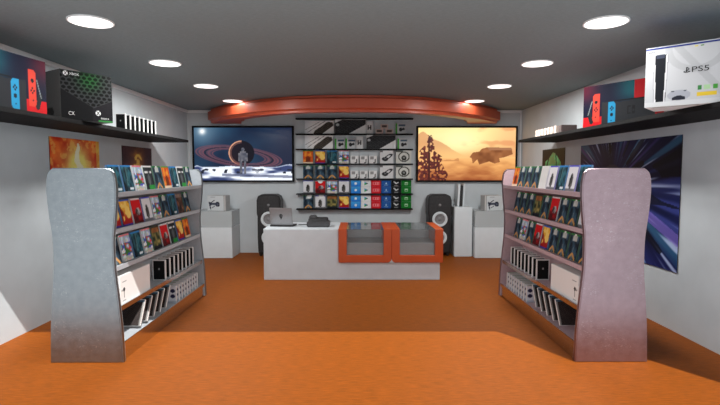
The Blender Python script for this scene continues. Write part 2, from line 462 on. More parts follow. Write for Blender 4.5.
def a_headset(u, v):
    c = rgb(208, 210, 204)
    r = math.hypot((u-.52)*1.0, (v-.52)*.95)
    if .3 < r < .38: c = rgb(60, 64, 56)
    if ell(u, v, .52, .42, .17, .2) < 1: c = rgb(52, 54, 50)
    if ell(u, v, .52, .45, .07, .08) < 1: c = rgb(140, 142, 138)
    if v > .88 and u < .45: c = rgb(90, 94, 90)
    return c
def card_fn(bg, kind):
    def f(u, v):
        c = bg; du, dv = (u-.5)*1.6, (v-.5)
        if kind == 'app':
            c = mix(rgb(40, 120, 210), rgb(70, 165, 230), v)
            if math.hypot(du, dv) < .2: c = rgb(225, 238, 246)
        elif kind == 'play':
            x = (u-.36)/.36
            if 0 < x < 1 and abs(dv) < .28*(1-x):
                c = rgb(46, 150, 200) if dv > .04 and x < .6 else (rgb(70, 170, 90) if x < .55 else rgb(200, 90, 60))
                if x > .5 and abs(dv) < .1: c = rgb(60, 70, 90)
        elif kind == 'bar':
            if abs(dv) < .2 and abs(u-.5) < .36 and (abs(dv) > .14 or abs(u-.5) > .31 or (u*18) % 1 < .5): c = rgb(238, 130, 136)
        elif kind == 'tri':
            c = mix(bg, rgb(70, 130, 190), .3*v)
            if abs(du) < .16*(1-(dv+.1)/.32) and -.1 < dv < .22: c = rgb(186, 214, 236)
            if abs(dv+.24) < .05 and abs(du) < .36: c = rgb(150, 185, 220)
        elif kind == 'swirl':
            if seg(du, dv, (-.4, .28), (.02, -.02)) < .09 or seg(du, dv, (.02, -.02), (.36, .18)) < .07: c = rgb(205, 210, 212)
            if abs(dv+.33) < .05 and abs(du) < .3: c = rgb(140, 140, 142)
        elif kind == 'box':
            if abs(du) < .26 and abs(dv) < .24 and (abs(du) > .15 or abs(dv) > .14 or dv > 0.02): c = rgb(170, 214, 172)
        return c
    return f

# ------------------------------------------------------------------ display stands
HWP = [(0, .305), (.27, .295), (.53, .275), (.78, .252), (1.03, .25), (1.24, .272), (1.42, .285), (1.53, .28), (1.59, .262), (1.624, .222)]
def hw(z):
    for (a, b), (c, d) in zip(HWP, HWP[1:]):
        if a <= z <= c: return b+(d-b)*(z-a)/(c-a)
    return .22
XS = 2.195; Y0, Y1 = 4.0, 6.26
SH = [(1.412, 'top'), (1.105, 'second'), (.79, 'third'), (.455, 'fourth'), (.15, 'bottom')]
def stand(s):
    side = 'left' if s < 0 else 'right'; mat = M['silver'] if s < 0 else M['rose']
    sat = M['silver_satin'] if s < 0 else M['rose_satin']
    t = thing('display_stand', ('silver' if s < 0 else 'rosy silver')+' metal game display stand with wavy end panels on the %s' % side, 'display stand', (s*XS, 0, 0), 0)
    prof = [(h, z) for z, h in catmull([(z, h) for z, h in HWP], 4)]
    pts = prof+[(-h, z) for h, z in prof[::-1]]
    for (a, b) in ((Y0, Y0+.05), (Y1-.05, Y1)):
        MB().prism(pts, a, b, bev=.008).build('end_panel', mat, t, smooth=True)
    for (a, b) in ((Y0+.0505, Y0+.053), (Y1-.053, Y1-.0505)):
        MB().prism([(h*.985, z*.994) for h, z in pts], a, b).build('brightening_sheet', sat, t, smooth=True)  # added pale sheets that brighten the inner panel faces, which reflect too dark
    MB().box(-.015, .015, Y0+.05, Y1-.05, .0, 1.58).build('back_panel', sat, t)
    for d in (-1, 1):
        m = MB(); m.prism([(d*.015, 0), (d*.285, 0), (d*.283, .10), (d*.281, .126), (d*.015, .126)], Y0+.05, Y1-.05)
        m.build('plinth', M['polished'], t)
        for z, nm in SH:
            w_ = hw(z)-.012
            sh = MB().box(min(d*.015, d*w_), max(d*.015, d*w_), Y0+.05, Y1-.05, z-.022, z).build('shelf', sat, t)
            a, b = sorted((d*w_, d*(w_+.007)))
            MB().box(a, b, Y0+.05, Y1-.05, z-.03, z+.012, bev=.002).build('price_rail', M['polished'] if nm in ('fourth', 'bottom') else sat, sh)
    return t
stand(-1); stand(1)

ROWS = {-1: ['BBPSDFBSD', 'OORWPDBND', 'DPBPGRSOF'], 1: ['BWBWXDDDF', 'WDDRDGDDD', 'DDDDORDPD']}
for s in (-1, 1):
    side = 'left' if s < 0 else 'right'
    for r in range(3):
        z = SH[r][0]; shn = ('top', 'second', 'third')[r]
        for i, k in enumerate(ROWS[s][r]):
            y = 4.165+i*.222
            if i == 8: y -= .005
            lipx = XS-hw(z)+.012
            lab = '%s game case, %s from the front, %s shelf of %s stand' % (COV[k][3], ORD[i], shn, side)
            # faces the aisle, leaning back against the shelf behind
            x = s*(lipx+.045)
            put_case(k, (x, y, z+.0045), PI/2 if s < 0 else -PI/2, -math.radians(11), lab, 'game cases on the %s stand' % side)
            # wire easel that holds the case up
for s in (-1, 1):
    side = 'left' if s < 0 else 'right'
    # consoles on the fourth shelf: black faced boxes with white edges
    z = .455; xr = XS-hw(z)+.03
    def console_box(loc, label, group, w=.135, h=.218, d=.024):
        o = MB().box(-w/2, w/2, 0, d, 0, h, bev=.003).build('console_box', M['card'], None, loc=loc); tag(o, label, 'console box', group)
        if 'cons' not in CASE or CASE.get('consdim') != (w, h): CASE['cons'] = art_mesh('front_print', w-.002, h-.002, 26, 36, a_console, t=.001); CASE['consdim'] = (w, h)
        p = bpy.data.objects.new('front_print', CASE['cons']); C.objects.link(p); p.parent = o; p.location = (0, -.0002, .001); p['label'] = 'black front with white border'
        return o
    for i in range(8):
        console_box((s*(xr+.0675), 5.07+i*.122, z+.0005), 'white-edged black console box, %s from the front, fourth shelf of %s stand' % (ORD[i], side), 'console boxes on the %s stand' % side)
    # large white carton
    t = MB().box(-.115, .115, -.3, .3, 0, .25, bev=.004).build('white_carton', M['card'], loc=(s*(xr+.12), 4.40, z+.0005))
    tag(t, 'large plain white carton at the front of the fourth shelf, %s stand' % side, 'carton')
    f = -s
    def a_carton(u, v, s=s):
        c = rgb(232, 232, 230); uu = u if s < 0 else 1-u
        if ell(uu, v, .11, .50, .035, .075) < 1: c = rgb(20, 20, 22)
        if abs(uu-.115) < .012 and .2 < v < .5: c = rgb(30, 30, 32)
        if .76 < v < .79 and .06 < uu < .2: c = rgb(130, 130, 130)
        if .1 < v < .125 and .06 < uu < .16: c = rgb(140, 140, 140)
        if ell(uu, v, .05, .48, .012, .04) < 1: c = rgb(90, 90, 90)
        return c
    p = art('label_print', t, (f*.1152, 0, .002), .59, .245, 70, 36, a_carton, t=.001, rz=PI/2 if s < 0 else -PI/2)
    # bottom shelf
    z = .15; xr = XS-hw(z)+.035
    kb = None
    for i in range(5):
        w, h, d = .225, .25, .026
        o = MB().box(-w/2, w/2, 0, d, 0, h, bev=.003).build('keyboard_box', M['card'], loc=(s*(xr+w/2), 4.41+i*.150, z+.0335)); o.rotation_euler = (-math.radians(31), 0, 0)
        if kb is None:
            kb = art_mesh('front_print', w-.002, h-.002, 40, 40, (lambda u, v, s=s: a_keyboard_box(u if s < 0 else 1-u, v)), t=.001)
        p = bpy.data.objects.new('front_print', kb); C.objects.link(p); p.parent = o; p.location = (0, -.0002, .001)
        tag(o, 'white keyboard box with black diagonal print, %s from the front, %s stand bottom' % (ORD[i], side), 'keyboard box', 'keyboard boxes on the %s stand' % side)
    pb = None
    for i in range(9):
        w, h, d = .2, .185, .028
        o = MB().box(-w/2, w/2, 0, d, 0, h, bev=.003).build('gamepad_box', M['card'], loc=(s*(xr+w/2), 5.31+i*.088, z+.0005))
        if pb is None:
            pb = art_mesh('front_print', w-.002, h-.002, 30, 28, (lambda u, v, s=s: a_padbox(u if s < 0 else 1-u, v)), t=.001)
        p = bpy.data.objects.new('front_print', pb); C.objects.link(p); p.parent = o; p.location = (0, -.0002, .001)
        MB().box(-w/2+.01, w/2-.07, .006, d-.006, 0, .0012).build('top_print', M['green_p'], o, loc=(0, 0, h)).data
        tag(o, 'white gamepad box with dark dots, %s from the front, %s stand bottom' % (ORD[i], side), 'gamepad box', 'gamepad boxes on the %s stand' % side)

# ------------------------------------------------------------------ wall shelves and what stands on them
for s, nm in ((-1, 'left'), (1, 'right')):
    a, b = sorted((s*XW, s*2.62))
    t = MB().box(a, b, 3.0, 7.82, 2.05, 2.09, bev=.003).build('wall_shelf', M['black'])
    tag(t, 'long black floating shelf high on the %s wall' % nm, 'shelf')
for i in range(8):
    console_box((-2.745, 5.86+i*.122, 2.0905), 'small white-edged black console box, %s from the front on left wall shelf' % ORD[i], 'console boxes on the wall shelf', w=.12, h=.19)
for i in range(8):
    if i == 0: o = MB().box(-.1, .1, 0, .09, 0, .1, bev=.004).build('accessory_box', M['brown'], loc=(2.775, 6.3, 2.0905))
    else: o = MB().box(-.08, .08, 0, .08, 0, .1, bev=.004).build('accessory_box', M['beige'], loc=(2.74, 6.32+i*.112, 2.0905))
    tag(o, ('dark brown' if i == 0 else 'pale beige')+' low accessory box, %s from the front on the right wall shelf' % ORD[i], 'small box', 'low boxes on the right wall shelf')

def a_switch(u, v, flip):
    # art of the handheld console carton; u runs from the end that shows the strapped controller
    c = mix(rgb(14, 18, 40), rgb(22, 84, 94), sstep(.35, .7, u)*sstep(.35, .8, v))
    c = mix(c, rgb(80, 18, 40), sstep(.35, 0, u)*sstep(.4, .9, v))
    if v < .24 and u < .42: c = rgb(190, 20, 28)
    if u > .71: c = rgb(168, 22, 30)
    if .27 < u < .98 and v < .56+.02*math.sin(u*9): c = rgb(38, 40, 44)          # console in its dock
    if .46 < u < .98 and .56 < v < .585: c = rgb(18, 18, 20)
    if .63 < u < .73 and .24 < v < .42:                                            # emblem on the dock
        a, b = (u-.68)/.05, (v-.33)/.09
        if abs(a) > .1 and (abs(a) > .72 or abs(b) > .78 or (a > 0)) and not (a > 0 and math.hypot((a-.5)*1.2, b+.1) < .3): c = rgb(26, 27, 30)
    def pad(cx, cy, w, h, col, right):
        nonlocal c
        a, b = (u-cx)/w, (v-cy)/h
        if abs(a) < 1 and abs(b) < 1:
            e = a if right else -a
            if e > .2 and abs(b) > .72 and math.hypot((e-.2)/.8, (abs(b)-.72)/.28) > 1: return
            c = col
            st_, bt = (-.12, .42) if right else (.42, -.12)
            if math.hypot(a*w*1.9, (b-st_)*h) < .042: c = rgb(24, 26, 32)
            for dx, dy in ((0, .13), (0, -.13), (.38, 0), (-.38, 0)):
                if math.hypot((a-dx)*w*1.9, (b-bt-dy)*h) < .022: c = rgb(24, 26, 32)
            if math.hypot((a+.1)*w*1.9, (b+.65)*h) < .016: c = rgb(24, 26, 32)
    if seg(u*1.9, v, (.125*1.9, .12), (.085*1.9, .34)) < .055: c = rgb(30, 32, 36)
    if seg(u*1.9, v, (.075*1.9, .3), (.13*1.9, .62)) < .012: c = rgb(120, 128, 130)
    pad(.19, .45, .05, .34, rgb(200, 62, 48), False)
    pad(.415, .29, .049, .27, rgb(36, 136, 180), True)
    return c
def switch_box(loc, rz, flip, label):
    w, h, d = .80, .455, .14
    o = MB().box(-w/2, w/2, 0, d, 0, h, bev=.003).build('console_carton', M['red'], loc=loc); o.rotation_euler = (0, 0, rz)
    p = art('front_print', o, (0, -.0002, .001), w-.002, h-.002, 130, 74, lambda u, v: a_switch(1-u if flip else u, v, flip), t=.001)
    return tag(o, label, 'console carton')
def face_between(p, q):
    """yaw of a face whose left end (seen from the front) is p and right end q"""
    return math.atan2(q[1]-p[1], q[0]-p[0])
# right-hand carton: left end p, right end q
def place(p, q, L, z=2.0905):
    d = Vector((q[0]-p[0], q[1]-p[1])).normalized(); m = Vector(p)+d*L/2
    return (m.x, m.y, z), math.atan2(d.y, d.x)
loc, rz = place((2.63, 5.60), (2.98, 5.05), .80)
switch_box(loc, rz, False, 'red carton printed with a handheld console beside the big white carton, right shelf')
pr = Vector((-2.656, 4.34)); dl = Vector((-.13, -.99)).normalized(); pl_ = pr+dl*.80
loc, rz = place(tuple(pl_), tuple(pr), .80)
switch_box(loc, rz, True, 'dark and red carton printed with a handheld console, front of the left shelf')

# big black console carton
def a_xcart(u, v):
    edge = .62-.62*u/.62*.55 if u < .62 else .28+(u-.62)*.5
    vv = v
    if vv > edge:
        r = int(vv*13); x = (u*9+(r % 2)*.5) % 1; y = (vv*13) % 1
        g = math.exp(-(((u-.55)/.22)**2+((vv-.85)/.2)**2))
        c = mix(rgb(52, 54, 56), rgb(34, 120, 44), g*.65)
        if math.hypot((x-.5)*1.1, (y-.45)) < .42: c = mix(rgb(10, 11, 12), rgb(6, 40, 12), g)
        if abs(vv-edge) < .01: c = rgb(62, 64, 64)
        return c
    c = rgb(17, 18, 20) if u < .6 else rgb(29, 28, 32)
    if u > .7 and v < .035: c = rgb(60, 130, 70)
    return c
w, h, d = .50, .468, .30
dx, dy = .24, .45; L_ = math.hypot(dx, dy)
o = MB().box(-w/2, w/2, 0, d, 0, h, bev=.003).build('console_carton', M['boxdark'])
loc, rz = place((-2.725, 4.66), (-2.45, 5.07), w); o.location = loc; o.rotation_euler = (0, 0, rz)
tag(o, 'black console carton with green honeycomb print on the left wall shelf', 'console carton')
art('front_print', o, (0, -.0002, .001), w-.002, h-.002, 110, 100, a_xcart, t=.001)
text('lettering', 'XBOX', .032, o, (-.165, -.002, .425), M['whiteink'])
text('lettering', 'CX', .05, o, (-.185, -.002, .045), M['whiteink'], sx=.8)
text('lettering', 'SERIES X', .022, o, (.125, -.002, .028), M['whiteink'])
def xlogo(x, z, r):
    m = MB(); m.cyl((x, -.0015, z), r, r, .001, axis='y', n=24); a = m.build('logo', M['whiteink'], o)
    m = MB()
    for k in (-1, 1):
        m.box(-r*.95, r*.95, -.0005, .0005, -r*.13, r*.13, rot=Matrix.Translation((x, -.0022, z)) @ Matrix.Rotation(k*PI/3.4, 4, 'Y'))
    m.build('logo_cross', M['ink'], a)
xlogo(-.20, .435, .022); xlogo(.10, .085, .026)
# print on the left side: gamepad
def a_side(u, v):
    c = rgb(96, 99, 98)
    if ell(u, v, .3, .16, .26, .10) < 1: c = rgb(34, 36, 36)
    return c
art('side_print', o, (-w/2-.0002, d/2, .001), d-.004, h-.004, 24, 30, a_side, t=.001, rz=-PI/2)

# big white console carton
def a_pcart(u, v):
    c = rgb(192, 194, 197)
    if math.hypot(u-.55, (v-.95)*.8) < .34 and math.hypot(u-.55, (v-.95)*.8) > .26: c = rgb(180, 182, 185)
    if abs((u-.62)-(.5-v)*.6) < .05: c = rgb(180, 182, 185)
    if .955 < v < .985: c = rgb(28, 44, 120)
    if v < .075: c = rgb(204, 206, 208)
    # tower console
    if .08 < v < .86:
        cx = .165; hw_ = .062-.018*(1-(v-.08)/.78)
        if abs(u-cx) < hw_: c = rgb(28, 30, 36)
        elif abs(u-cx) < hw_+.016: c = rgb(222, 223, 226)
        elif abs(u-cx) < hw_+.023: c = rgb(146, 148, 154)
    if .80 < v < .87 and abs(u-.165) < .046: c = rgb(60, 66, 82)
    if .1 < v < .23 and .222 < u < .232: c = rgb(40, 42, 46)
    # gamepad
    if ell(u, v, .375, .165, .125, .085) < 1 and v > .075: c = rgb(166, 169, 178)
    if .305 < u < .445 and .09 < v < .14+.02*math.cos((u-.375)*30): c = rgb(40, 42, 52)
    if ell(u, v, .31, .235, .018, .01) < 1 or ell(u, v, .44, .235, .018, .01) < 1: c = rgb(70, 72, 80)
    # info icons
    if .225 < v < .295:
        if .57 < u < .61: c = rgb(60, 130, 70)
        elif .63 < u < .70: c = rgb(170, 205, 160)
        elif .725 < u < .77: c = rgb(70, 150, 60)
    if .12 < v < .19 and .56 < u < .765: c = rgb(222, 190, 60)
    if .92 < v < .94 and .52 < u < .56: c = rgb(220, 200, 60)
    if .92 < v < .94 and .58 < u < .62: c = rgb(90, 140, 70)
    return c
w, h, d = .60, .452, .34
o = MB().box(-w/2, w/2, 0, d, 0, h, bev=.003).build('console_carton', M['card'])
loc, rz = place((2.30, 3.84), (2.664, 3.51), w); o.location = loc; o.rotation_euler = (0, 0, rz)
tag(o, 'big white console carton with blue top stripe at the front of the right shelf', 'console carton')
art('front_print', o, (0, -.0002, .001), w-.002, h-.002, 150, 110, a_pcart, t=.001)
MB().box(-w/2+.002, w/2-.002, .003, d-.003, 0, .001).build('top_print', M['navy'], o, loc=(0, 0, h))
text('lettering', 'PS5', .056, o, (-.004, -.002, .235), M['ink'], sx=1.4)
text('lettering', 'SONY', .018, o, (-.285, -.002, .408), M['ink'])
m = MB(); m.box(.018, .030, -.002, -.001, .27, .335); m.prism([(.030, .335), (.05, .322), (.052, .302), (.030, .295), (.030, .305), (.042, .308), (.042, .316), (.030, .323)], -.002, -.001)
m.prism([(-.008, .278), (.018, .268), (.018, .276), (.004, .282), (.018, .288), (.018, .295), (-.008, .287)], -.002, -.001)
m.prism([(.030, .268), (.062, .278), (.062, .287), (.030, .292), (.030, .285), (.046, .281), (.030, .276)], -.002, -.001)
lg = m.build('logo', M['ink'], o); lg.scale = (.62, 1, .62); lg.location = (-.046, 0, .067)
MB().box(-.25, .05, .02, .05, -.001, 0).build('barcode_strip', M['cardgrey'], o)

# ------------------------------------------------------------------ posters
def p_fire(u, v):
    n = fbm(u*7, v*5, 61); n2 = fbm(u*14, v*9, 66)
    c = mix(rgb(200, 30, 14), rgb(255, 130, 50), n*1.7-.4)
    if n2 > .6: c = mix(c, rgb(250, 190, 90), .6)
    d = abs(u-.53+.05*(vnoise(v*7, 2, 9)-.5))/(.02+.26*max(0, 1-v)**1.2)
    d2 = ell(u, v, .53, .45, .23, .38)
    g = math.exp(-d2*.8)
    c = mix(c, rgb(255, 240, 130), min(1, g*1.3))
    if d < .55+.5*(vnoise(u*14, v*6, 5)-.5) and v < .92: c = mix(c, rgb(255, 252, 225), .9)
    if u > .93: c = mix(c, rgb(240, 225, 90), .6)
    return c
def p_dark(u, v):
    c = mix(rgb(44, 26, 26), rgb(92, 56, 56), fbm(u*4, v*4, 71))
    g = math.exp(-ell(u, v, .5, .5, .2, .42)); n = .3+.7*vnoise(u*12, v*10, 73)
    c = mix(c, rgb(216, 140, 50), g*n*1.5)
    if g > .55 and n > .6: c = rgb(235, 196, 90)
    return c
def p_green(u, v):
    c = rgb(32, 36, 34)
    P = [(.03, .1), (.16, .66), (.3, .72), (.5, .90), (.62, .86), (.84, .62), (1, .1), (1, 0), (0, 0)]
    if inpoly(u, v, P):
        c = mix(rgb(70, 160, 96), rgb(130, 235, 165), sstep(.3, .9, v+.3*(vnoise(u*6, v*6, 8)-.5)))
        if fbm(u*8, v*8, 75) > .6: c = mix(c, rgb(170, 160, 96), .5)
        if seg(u, v, (.3, .72), (.12, .2)) < .025 or seg(u, v, (.62, .86), (.7, .3)) < .02: c = rgb(40, 70, 50)
    return c
def p_warp(u, v):
    cx, cy = .40, .60
    dx, dy = (u-cx)*1.55, (v-cy); r = math.hypot(dx, dy); a = math.atan2(dy, dx)
    c = mix(rgb(12, 14, 34), rgb(22, 30, 84), vnoise(a*3+9, r*2, 81))
    s1 = vnoise(a*13+40, r*1.2, 83); s2 = vnoise(a*31+90, r*2.0, 85); s3 = vnoise(a*7+20, r*2.5, 87)
    k = sstep(.55, .85, s1)*sstep(.12, .4, r)
    hue = vnoise(a*5+60, 1.5, 89)
    col = rgb(96, 110, 214) if hue < .4 else (rgb(80, 160, 200) if hue < .66 else rgb(140, 96, 200))
    c = mix(c, mix(col, (0, 0, .05), .25), k*.62)
    c = mix(c, rgb(196, 210, 246), sstep(.72, .95, s2)*sstep(.15, .5, r)*.8)
    if s3 < .3 and r > .3: c = mix(c, rgb(8, 10, 20), .7)
    w_ = abs(math.sin((a+.42)))*r
    if dx > .35 and abs(dy+.42*dx-.02) < .045: c = mix(c, rgb(130, 110, 200), .7)
    if dx > .2 and abs(dy+1.1*dx+.02) < .03+.02*dx: c = mix(c, rgb(120, 170, 220), .6)
    if r < .2: c = mix(c, rgb(16, 16, 30), .9)
    if .145 < r < .2 and a > .6 and a < 2.5: c = rgb(52, 50, 70)
    return c
def poster(name, sgn, y0, y1, z0, z1, fn, nx, ny, label):
    """hangs flat on the side wall; u=0 at the end that is on the left as one faces the wall"""
    rz = PI/2 if sgn < 0 else -PI/2
    me = art_mesh(name, y1-y0, z1-z0, nx, ny, fn, t=.006, side=rgb(60, 60, 60), mat=M['gloss'])
    o = bpy.data.objects.new(name, me); C.objects.link(o); o.location = (sgn*(XW-.003), (y0+y1)/2, z0); o.rotation_euler = (0, 0, rz)
    return tag(o, label, 'poster')
poster('poster', -1, 5.25, 6.25, 1.38, 1.97, p_fire, 90, 56, 'poster of bright orange and yellow flames on the left wall')
poster('poster', -1, 6.86, 7.83, 1.38, 1.955, p_dark, 70, 46, 'dark brown poster with a golden glow on the left wall')
poster('poster', 1, 7.46, 8.36, 1.38, 1.956, p_green, 70, 46, 'small dark poster with a green crystal peak on the right wall')
poster('poster', 1, 4.76, 6.92, .594, 1.953, p_warp, 220, 150, 'large dark blue poster of radiating light streaks on the right wall')

# ------------------------------------------------------------------ televisions
def tv_space(u, v):
    x, y = u*1.78, v
    c = mix(rgb(16, 26, 50), rgb(34, 66, 92), fbm(x*2, y*2, 91))
    c = mix(c, rgb(20, 24, 50), sstep(.6, 1, u)*.7)
    d = math.hypot(x-.15, y-.93)
    c = mix(c, rgb(150, 190, 210), .55*math.exp(-(d/.28)**2)); c = mix(c, rgb(255, 255, 255), math.exp(-(d/.06)**2))
    px, py, pr = .86, .52, .235
    dp = math.hypot(x-px, y-py)
    # ring
    def ring(x, y):
        rx, ry = x-px+.05, (y-py+.07)+(x-px)*.12
        return math.hypot(rx/.80, ry/.20)
    q = ring(x, y); front = (y-py+.07)+(x-px)*.12 < 0
    def ringcol(q, c):
        if .80 < q < 1.0 or .58 < q < .74: return mix(c, rgb(122, 70, 80), .8*vnoise(q*46, 1, 3)+.1)
        if q < .8 and q > .74: return mix(c, rgb(30, 24, 36), .5)
        return c
    if q < 1.0: c = ringcol(q, c)
    if dp < pr:
        c = mix(rgb(14, 14, 26), rgb(60, 40, 48), sstep(.12, -.2, x-px)*.3)
        if dp > pr-.018 and x < px: c = rgb(206, 150, 120)
        elif dp > pr-.05 and x < px: c = rgb(96, 66, 64)
        if front and q > .58 and q < 1.0: c = ringcol(q, c)
    # icy ground
    hz = .245+.035*fbm(x*3, 0, 95)+.05*sstep(1.45, 1.75, x)+.03*math.exp(-((x-.05)/.06)**2)
    if y < hz:
        n = fbm(x*2.5, y*10, 97)
        c = mix(rgb(50, 62, 104), rgb(232, 238, 248), sstep(.32, .62, n))
        if y > hz-.02: c = mix(c, rgb(205, 215, 232), .6)
        if .13 < y < .22 and vnoise(x*14, y*20, 99) > .72: c = rgb(30, 34, 50)
        if abs(y-.12+.03*x) < .025 and x > .5: c = mix(c, rgb(40, 46, 76), .55)
        c = mix(c, rgb(240, 244, 250), .8*math.exp(-ell(x, y, 1.1, .15, .15, .05)))
    # a small figure standing far off
    fx = x-.885
    if ell(fx, y, 0, .585, .03, .04) < 1 or (abs(fx) < .055 and .37 < y < .55) or (abs(abs(fx)-.035) < .022 and .12 < y < .38) or (abs(abs(fx)-.07) < .016 and .36 < y < .52):
        c = mix(rgb(60, 64, 78), rgb(120, 118, 124), vnoise(x*30, y*24, 5))
    return c
def tv_dust(u, v):
    x, y = u*1.78, v
    c = mix(rgb(214, 140, 78), rgb(252, 226, 150), sstep(.3, .95, y)*.9*(.8+.4*fbm(x*2, y*3, 101)))
    c = mix(c, rgb(230, 170, 120), sstep(1.1, 1.7, x)*.6)
    c = mix(c, rgb(255, 244, 180), math.exp(-ell(x, y, .75, .75, .5, .3))*.95)
    c = mix(c, rgb(214, 130, 84), sstep(.55, .75, fbm(x*3+3, y*7, 111))*.5*sstep(.6, 1.2, x))
    m1 = .80+.12*math.exp(-((x-.08)/.1)**2)-.36*sstep(.15, .95, x)+.03*fbm(x*9, 0, 3)
    if y < m1 and y > .35: c = mix(c, mix(rgb(204, 140, 92), rgb(240, 190, 120), sstep(.75, .4, y)), .75)
    if y < .42:
        n = fbm(x*4, y*12, 105)
        c = mix(rgb(232, 168, 100), rgb(150, 78, 40), sstep(.42, 0, y)*.8+(n-.5)*.9)
    # mist
    c = mix(c, rgb(240, 185, 120), .45*math.exp(-((y-.42)/.09)**2))
    if .36 < y < .36+.18*vnoise(x*11, 0, 7) and .3 < x < .75: c = mix(c, rgb(176, 112, 66), .55)
    # big block-shaped hauler in the haze
    P = [(.94, .44), (1.0, .53), (1.12, .55), (1.16, .60), (1.26, .63), (1.70, .62), (1.73, .50), (1.58, .44), (1.48, .42), (1.50, .35), (1.40, .32), (1.30, .36), (1.12, .30), (1.08, .40), (1.0, .32), (.98, .42)]
    if inpoly(x, y, P): c = mix(rgb(116, 66, 36), rgb(168, 108, 66), vnoise(x*14, y*16, 8))
    if inpoly(x, y, [(1.26, .63), (1.70, .62), (1.72, .575), (1.3, .57)]): c = rgb(164, 112, 78)
    # tree
    tx = x-.2
    w = .03+.24*sstep(.88, .15, y)
    if abs(tx) < .012+.01*(1-y) and y < .84: c = rgb(66, 26, 24)
    elif abs(tx+(vnoise(y*9, 1, 3)-.5)*.12) < w*1.1 and y < .86 and vnoise(x*34, y*30, 12) > .36: c = mix(rgb(62, 22, 26), rgb(120, 52, 36), vnoise(x*40, y*40, 3))
    return c
for x0, x1, fn, lab in ((-3.108, -1.165, tv_space, 'large wall screen showing a ringed planet above icy ground'),
                        (1.195, 3.138, tv_dust, 'large wall screen showing a dusty orange desert with a hauler')):
    xc = (x0+x1)/2; w = x1-x0; z0, z1 = 1.387, 2.461
    t = thing('television', lab, 'television', (xc, 9.45, z0))
    MB().box(-w/2, w/2, 0, .05, 0, z1-z0, bev=.004).build('casing', M['black'], t)
    MB().box(-.3, .3, .05, .069, .3, .75).build('wall_mount', M['black'], t)
    m = MB(); b = .034; H = z1-z0
    m.box(-w/2, w/2, -.008, 0, 0, b).box(-w/2, w/2, -.008, 0, H-b, H).box(-w/2, -w/2+b, -.008, 0, b, H-b).box(w/2-b, w/2, -.008, 0, b, H-b)
    m.build('bezel', M['black'], t)
    art('screen', t, (0, -.0005, b), w-2*b, H-2*b, 230, 128, fn, t=.002, mat=M['screen'])

# ------------------------------------------------------------------ back wall rails and merchandise
RZ = [2.607, 2.313, 2.025, 1.743, 1.456, 1.168, .878, .590]
RN = ['top', 'second', 'third', 'fourth', 'fifth', 'sixth', 'seventh', 'lowest']
for i, z in enumerate(RZ):
    o = MB().box(-1.12, 1.125, 9.38, YB-.001, z-.024, z-.002, bev=.003).build('wall_rail', M['black'])
    tag(o, 'thin black product rail on the back wall, %s' % (('%s from the top' % ORD[i]) if i else 'topmost of eight'), 'rail', 'back wall product rails')
K = .01922/1.0
def X(u): return .07+(u-358)*9.40/489.
YW = 9.43
def flatbox(name, x0, x1, z, h, fn, nx, ny, label, cat, group, d=.05, mat='card'):
    w = x1-x0
    o = MB().box(-w/2, w/2, 0, d, 0, h, bev=.002).build(name, M[mat], loc=((x0+x1)/2, YW, z))
    art('front_print', o, (0, -.0002, .001), w-.002, h-.002, nx, ny, fn, t=.001)
    return tag(o, label, cat, group)
z = RZ[1]
flatbox('keyboard_box', X(305), X(334), z, .245, a_keyboard, 50, 30, 'white keyboard box at the left of the uppermost stocked rail', 'keyboard box', 'keyboard boxes on the back wall')
flatbox('keyboard_box', X(335.2), X(366), z, .27, a_keyboard_dark, 50, 30, 'dark keyboard box in the middle of the uppermost stocked rail', 'keyboard box', 'keyboard boxes on the back wall')
flatbox('adapter_box', X(366.5), X(373), z, .235, a_adapter, 10, 18, 'narrow white adapter box on the uppermost stocked rail', 'small box', 'adapter boxes')
for j, (u0, u1, zz) in enumerate(((375.5, 383, 0), (385.5, 393, 0), (380.5, 388, .0905))):
    def f(u, v): return rgb(74, 62, 58) if .15 < u < .85 and .25 < v < .8 else rgb(208, 186, 178)
    o = flatbox('controller_box', X(u0), X(u1), z+zz, .088, f, 10, 8, ('bottom left', 'bottom right', 'uppermost')[j]+' of three small dark-fronted boxes stacked on the back wall', 'small box', 'stack of three small boxes', mat='beige')
flatbox('gamepad_pack', X(395.5), X(405.5), z, .195, a_greencard, 16, 16, 'green-edged gamepad pack at the right of the uppermost stocked rail', 'gamepad pack', 'green-edged gamepad packs')
z = RZ[2]
flatbox('keyboard_box', X(305), X(333), z, .255, a_keyboard, 50, 30, 'white keyboard box left on the second stocked rail beside two green-edged packs', 'keyboard box', 'keyboard boxes on the back wall')
flatbox('gamepad_pack', X(335), X(344.5), z, .195, a_greencard, 16, 16, 'green-edged gamepad pack directly right of the lower white keyboard box', 'gamepad pack', 'green-edged gamepad packs')
flatbox('gamepad_pack', X(345.5), X(355.5), z, .195, a_greencard, 16, 16, 'green-edged gamepad pack directly left of the lower narrow adapter box', 'gamepad pack', 'green-edged gamepad packs')
flatbox('adapter_box', X(356.5), X(363), z, .235, a_adapter, 10, 18, 'narrow white adapter box on the second stocked rail', 'small box', 'adapter boxes')
flatbox('keyboard_box', X(366.5), X(396), z, .265, a_keyboard_dark, 50, 30, 'dark keyboard box right on the second stocked rail', 'keyboard box', 'keyboard boxes on the back wall')
flatbox('gamepad_pack', X(397.5), X(407.5), z, .195, a_greencard, 16, 16, 'green-edged gamepad pack at the right end of the second stocked rail', 'gamepad pack', 'green-edged gamepad packs')
UC = [(303, 313), (315, 325.3), (327, 337), (338.7, 349)]
WR = [(3, 'FOBP', 'third stocked'), (4, 'DDDO', 'fourth stocked'), (5, 'WRPW', 'fifth stocked'), (6, 'DWGO', 'lowest stocked')]
